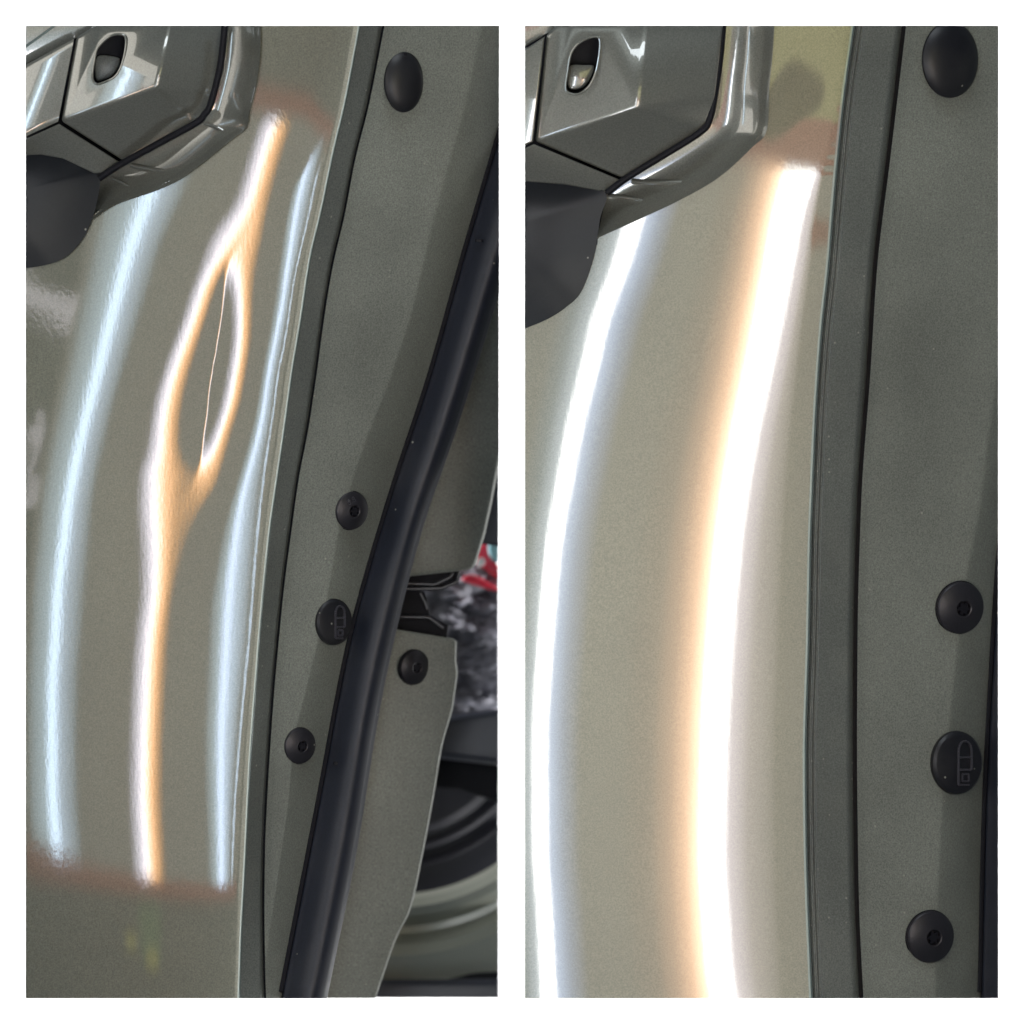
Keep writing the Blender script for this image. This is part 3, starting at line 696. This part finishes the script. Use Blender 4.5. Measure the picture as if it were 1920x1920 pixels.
arch, _, _ = lathe('wheel_arch', [(346, -80), (349, 0), (356, 22), (372, 34), (388, 22), (398, -6), (408, -22), (420, -20), (432, -2), (442, 18), (462, 26), (482, 14), (505, -2), (560, -18), (720, -30)], M_far, car, seg=160, origin=(740, 1330, -900), side='L')
cut('L', (1450, 1836), 600, arch)
ty, _, _ = lathe('tyre', [(0, -200), (150, -190), (225, -175), (240, -160), (252, -165), (268, -150), (282, -158), (298, -145), (312, -150), (330, -155), (352, -170)], M_tyre, car, seg=140, origin=(740, 1330, -900), side='L')
cut('L', (1440, 1836), 600, ty)
prism('dark_filler', [(860, 700), (980, 700), (980, 1030), (860, 1015)], -760, -800, M_bump, car, 'L', 6)  # dark panel added to cover the pale slit beside the inner panel
box('side_skirt', 600, 1836, 1000, 1900, -870, -960, M_bump, car, 'L', 14)
box('sill_shadow_strip', 600, 1822, 1000, 1850, -905, -960, M_gap, car, 'L', 4)  # black strip put in as the shade along the sill
prism('front_bumper', [(760, 1365), (830, 1345), (980, 1322), (980, 1440), (760, 1415)], -820, -960, M_bump, car, 'L', 14, 4)
prism('bumper_recess', [(760, 1405), (980, 1420), (980, 1520), (860, 1480), (760, 1475)], -900, -960, M_gap, car, 'L', 6)
# crumpled grey film
nx, ny = 70, 90; gx = np.linspace(740, 960, nx); gy = np.linspace(1060, 1380, ny)
XX, YY = np.meshgrid(gx, gy); DD = np.zeros_like(XX)
for i in range(ny):
    for j in range(nx):
        v = Vector((XX[i, j]*.012+YY[i, j]*.009, YY[i, j]*.026-XX[i, j]*.006, 0.3))
        DD[i, j] = -1050+60*noise.noise(v)+26*abs(noise.noise(v*2.3))+10*noise.noise(v*5)
bm = bmesh.new(); bm.from_mesh(grid_mesh(XX, YY, DD, -1150)); clip(bm, 'L', False)
sh = link('plastic_sheet', bm, M_sheet, None, 1.2)
sh['label'] = 'crumpled grey plastic film between the latch and the red bin'; sh['category'] = 'plastic sheet'
rb = empty('red_bin', P(905, 1100, -1300), 'red plastic bin with pale blue lid above the crumpled grey film', 'bin')
prism('bin_body', rounded([(866, 1086), (888, 1078), (925, 1098), (950, 1112), (930, 1108), (900, 1100)]), -1000, -1040, M_red, rb, 'L', 4)
prism('bin_wall', rounded([(890, 1052), (905, 1045), (950, 1070), (950, 1092), (915, 1072)]), -1010, -1050, M_red, rb, 'L', 4)
prism('bin_rim', rounded([(893, 1040), (905, 1020), (925, 1018), (925, 1045), (910, 1052)]), -1020, -1060, M_red, rb, 'L', 4)
prism('bin_lid', rounded([(915, 1030), (922, 1012), (950, 1008), (950, 1052), (925, 1050)]), -990, -1030, M_cyan, rb, 'L', 4)
prism('bin_handle', rounded([(894, 1050), (905, 1046), (908, 1056), (898, 1064)]), -990, -1010, M_whitep, rb, 'L', 2)

# ------------------------------------------------------------------ right: the repaired door
br = prism('display_board', [(992, 56), (1864, 56), (1864, 1864), (992, 1864)], -1500, -1530, M_board, None, None, 0)
br['label'] = 'dark backing board behind the smooth repaired door'; br['category'] = 'board'
doorR = empty('car_door', P(1500, 1872, 0), 'olive car door with smooth unbroken light strips after the dent repair', 'car door', 'olive car doors before and after dent repair')
FR_R = curve([(48, 1691), (200, 1673), (300, 1661), (500, 1637), (700, 1624), (940, 1607), (1200, 1600), (1400, 1599), (1600, 1601), (1700, 1603), (1872, 1611)])
BEND_R = curve([(48, 1990), (400, 1915), (700, 1870), (850, 1850), (940, 1838), (1100, 1809), (1300, 1786), (1500, 1768), (1700, 1758), (1872, 1753)])
SEAL_R = curve([(48, 2050), (600, 1945), (900, 1890), (1000, 1876), (1300, 1856), (1500, 1846), (1872, 1837)])
SEALR_R = lambda y: SEAL_R(y)+95
dhR = lambda x, y: dr(x, y)
holeR = [(975, 40), (1448, 40), (1446, 100), (1440, 160), (1435, 242), (1409, 273), (1347, 329), (1273, 372), (1196, 409), (1124, 442), (1112, 480), (1088, 545), (1059, 574), (1023, 598), (975, 618)]
HR = dict(outer=[(1453, 30), (1449, 100), (1443, 160), (1438, 244), (1411, 276), (1349, 332), (1275, 375), (1196, 412), (1119, 447)],
          inner=[(1357, 30), (1351, 100), (1343, 160), (1331, 222), (1313, 248), (1243, 292), (1200, 318), (1169, 338), (1138, 362)],
          hole=holeR, d=dhR, dback=40)
ddR, jdR = build_door('R', doorR, (XR, YR, DR, UR), E_R, FR_R, BEND_R, SEAL_R, HR)
hR = handle('R', doorR, HR, ddR)
print('DEPTH R', [round(dr(x, y)) for x, y in ((1000, 100), (1200, 200), (1440, 100), (1130, 400), (1000, 560), (1000, 1800), (1300, 900))], 'J', jdL(755, 153), jdL(657, 957), jdL(700, 1000), baseL(900), jdR(1797, 1138))
vR = [(1025, 66, 243), (1062, 30, 249), (1212, 30, 284), (1357, 30, 232), (1350, 100, 228), (1341, 180, 222), (1329, 225, 214), (1312, 246, 206), (1170, 335, 198), (1004, 265, 243), (1196, 202, 282)]
ocR, khR = handle_body('R', hR, vR, cover_faces(), 120, [(1071, 100), (1088, 79), (1114, 69), (1125, 78), (1120, 124), (1109, 155), (1093, 172), (1076, 177), (1061, 168), (1064, 136)], 60, 268)
tube('keyhole_rim', [(x, y, 268+(x-1071)*.12) for x, y in khR]+[(khR[0][0], khR[0][1], 268)], 2.2, M_trim, hR, 'R', seg=8)
prism('lock_cylinder', rounded([(1068, 125), (1095, 122), (1114, 125), (1104, 152), (1088, 166), (1066, 164)]), 226, 190, M_trim, hR, 'R', 2, 2)
grip('R', hR, [(960, 108, 250), (1021, 69, 258), (999, 266, 260), (960, 284, 256)], [(960, 290, 255), (1001, 270, 258), (1165, 338, 196), (1136, 360, 190), (1058, 346, 200), (960, 339, 206)], 100)
cup('R', hR, [(960, 340), (1058, 346), (1134, 360), (1125, 411), (1114, 480), (1090, 546), (1061, 576), (1023, 600), (960, 625)], 950, 430, lambda x, y: dr(max(x, 986), y), 26)
prism('upper_pocket_panel', [(960, 30), (1100, 30), (1062, 47), (1026, 63), (960, 102)], 205, 150, M_trim, hR, 'R', 2)
for pts, r in (([(1184, 340), (1260, 342), (1342, 340)], 2.4), ([(1140, 366), (1190, 372), (1222, 384), (1216, 397), (1124, 434)], 1.6)):
    tube('pocket_fold', [(x, y, dhR(x, y)-26) for x, y in smoothpath(pts, 6)], [r*2]*len(smoothpath(pts, 6)), M_trim, hR, 'R', seg=8)
baseR = seal_strip('R', doorR, SEAL_R, SEALR_R, jdR)
seam('R', doorR, SEAL_R, jdR)
body_plug(doorR, 1779, 112, jdR(1779, 112)+2, 52, 72, 'R', 0.55)
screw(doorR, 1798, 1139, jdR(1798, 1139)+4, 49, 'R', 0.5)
lock_knob(doorR, 1789, 1430, jdR(1789, 1430)+6, 47, 60, 'R', 0.55)
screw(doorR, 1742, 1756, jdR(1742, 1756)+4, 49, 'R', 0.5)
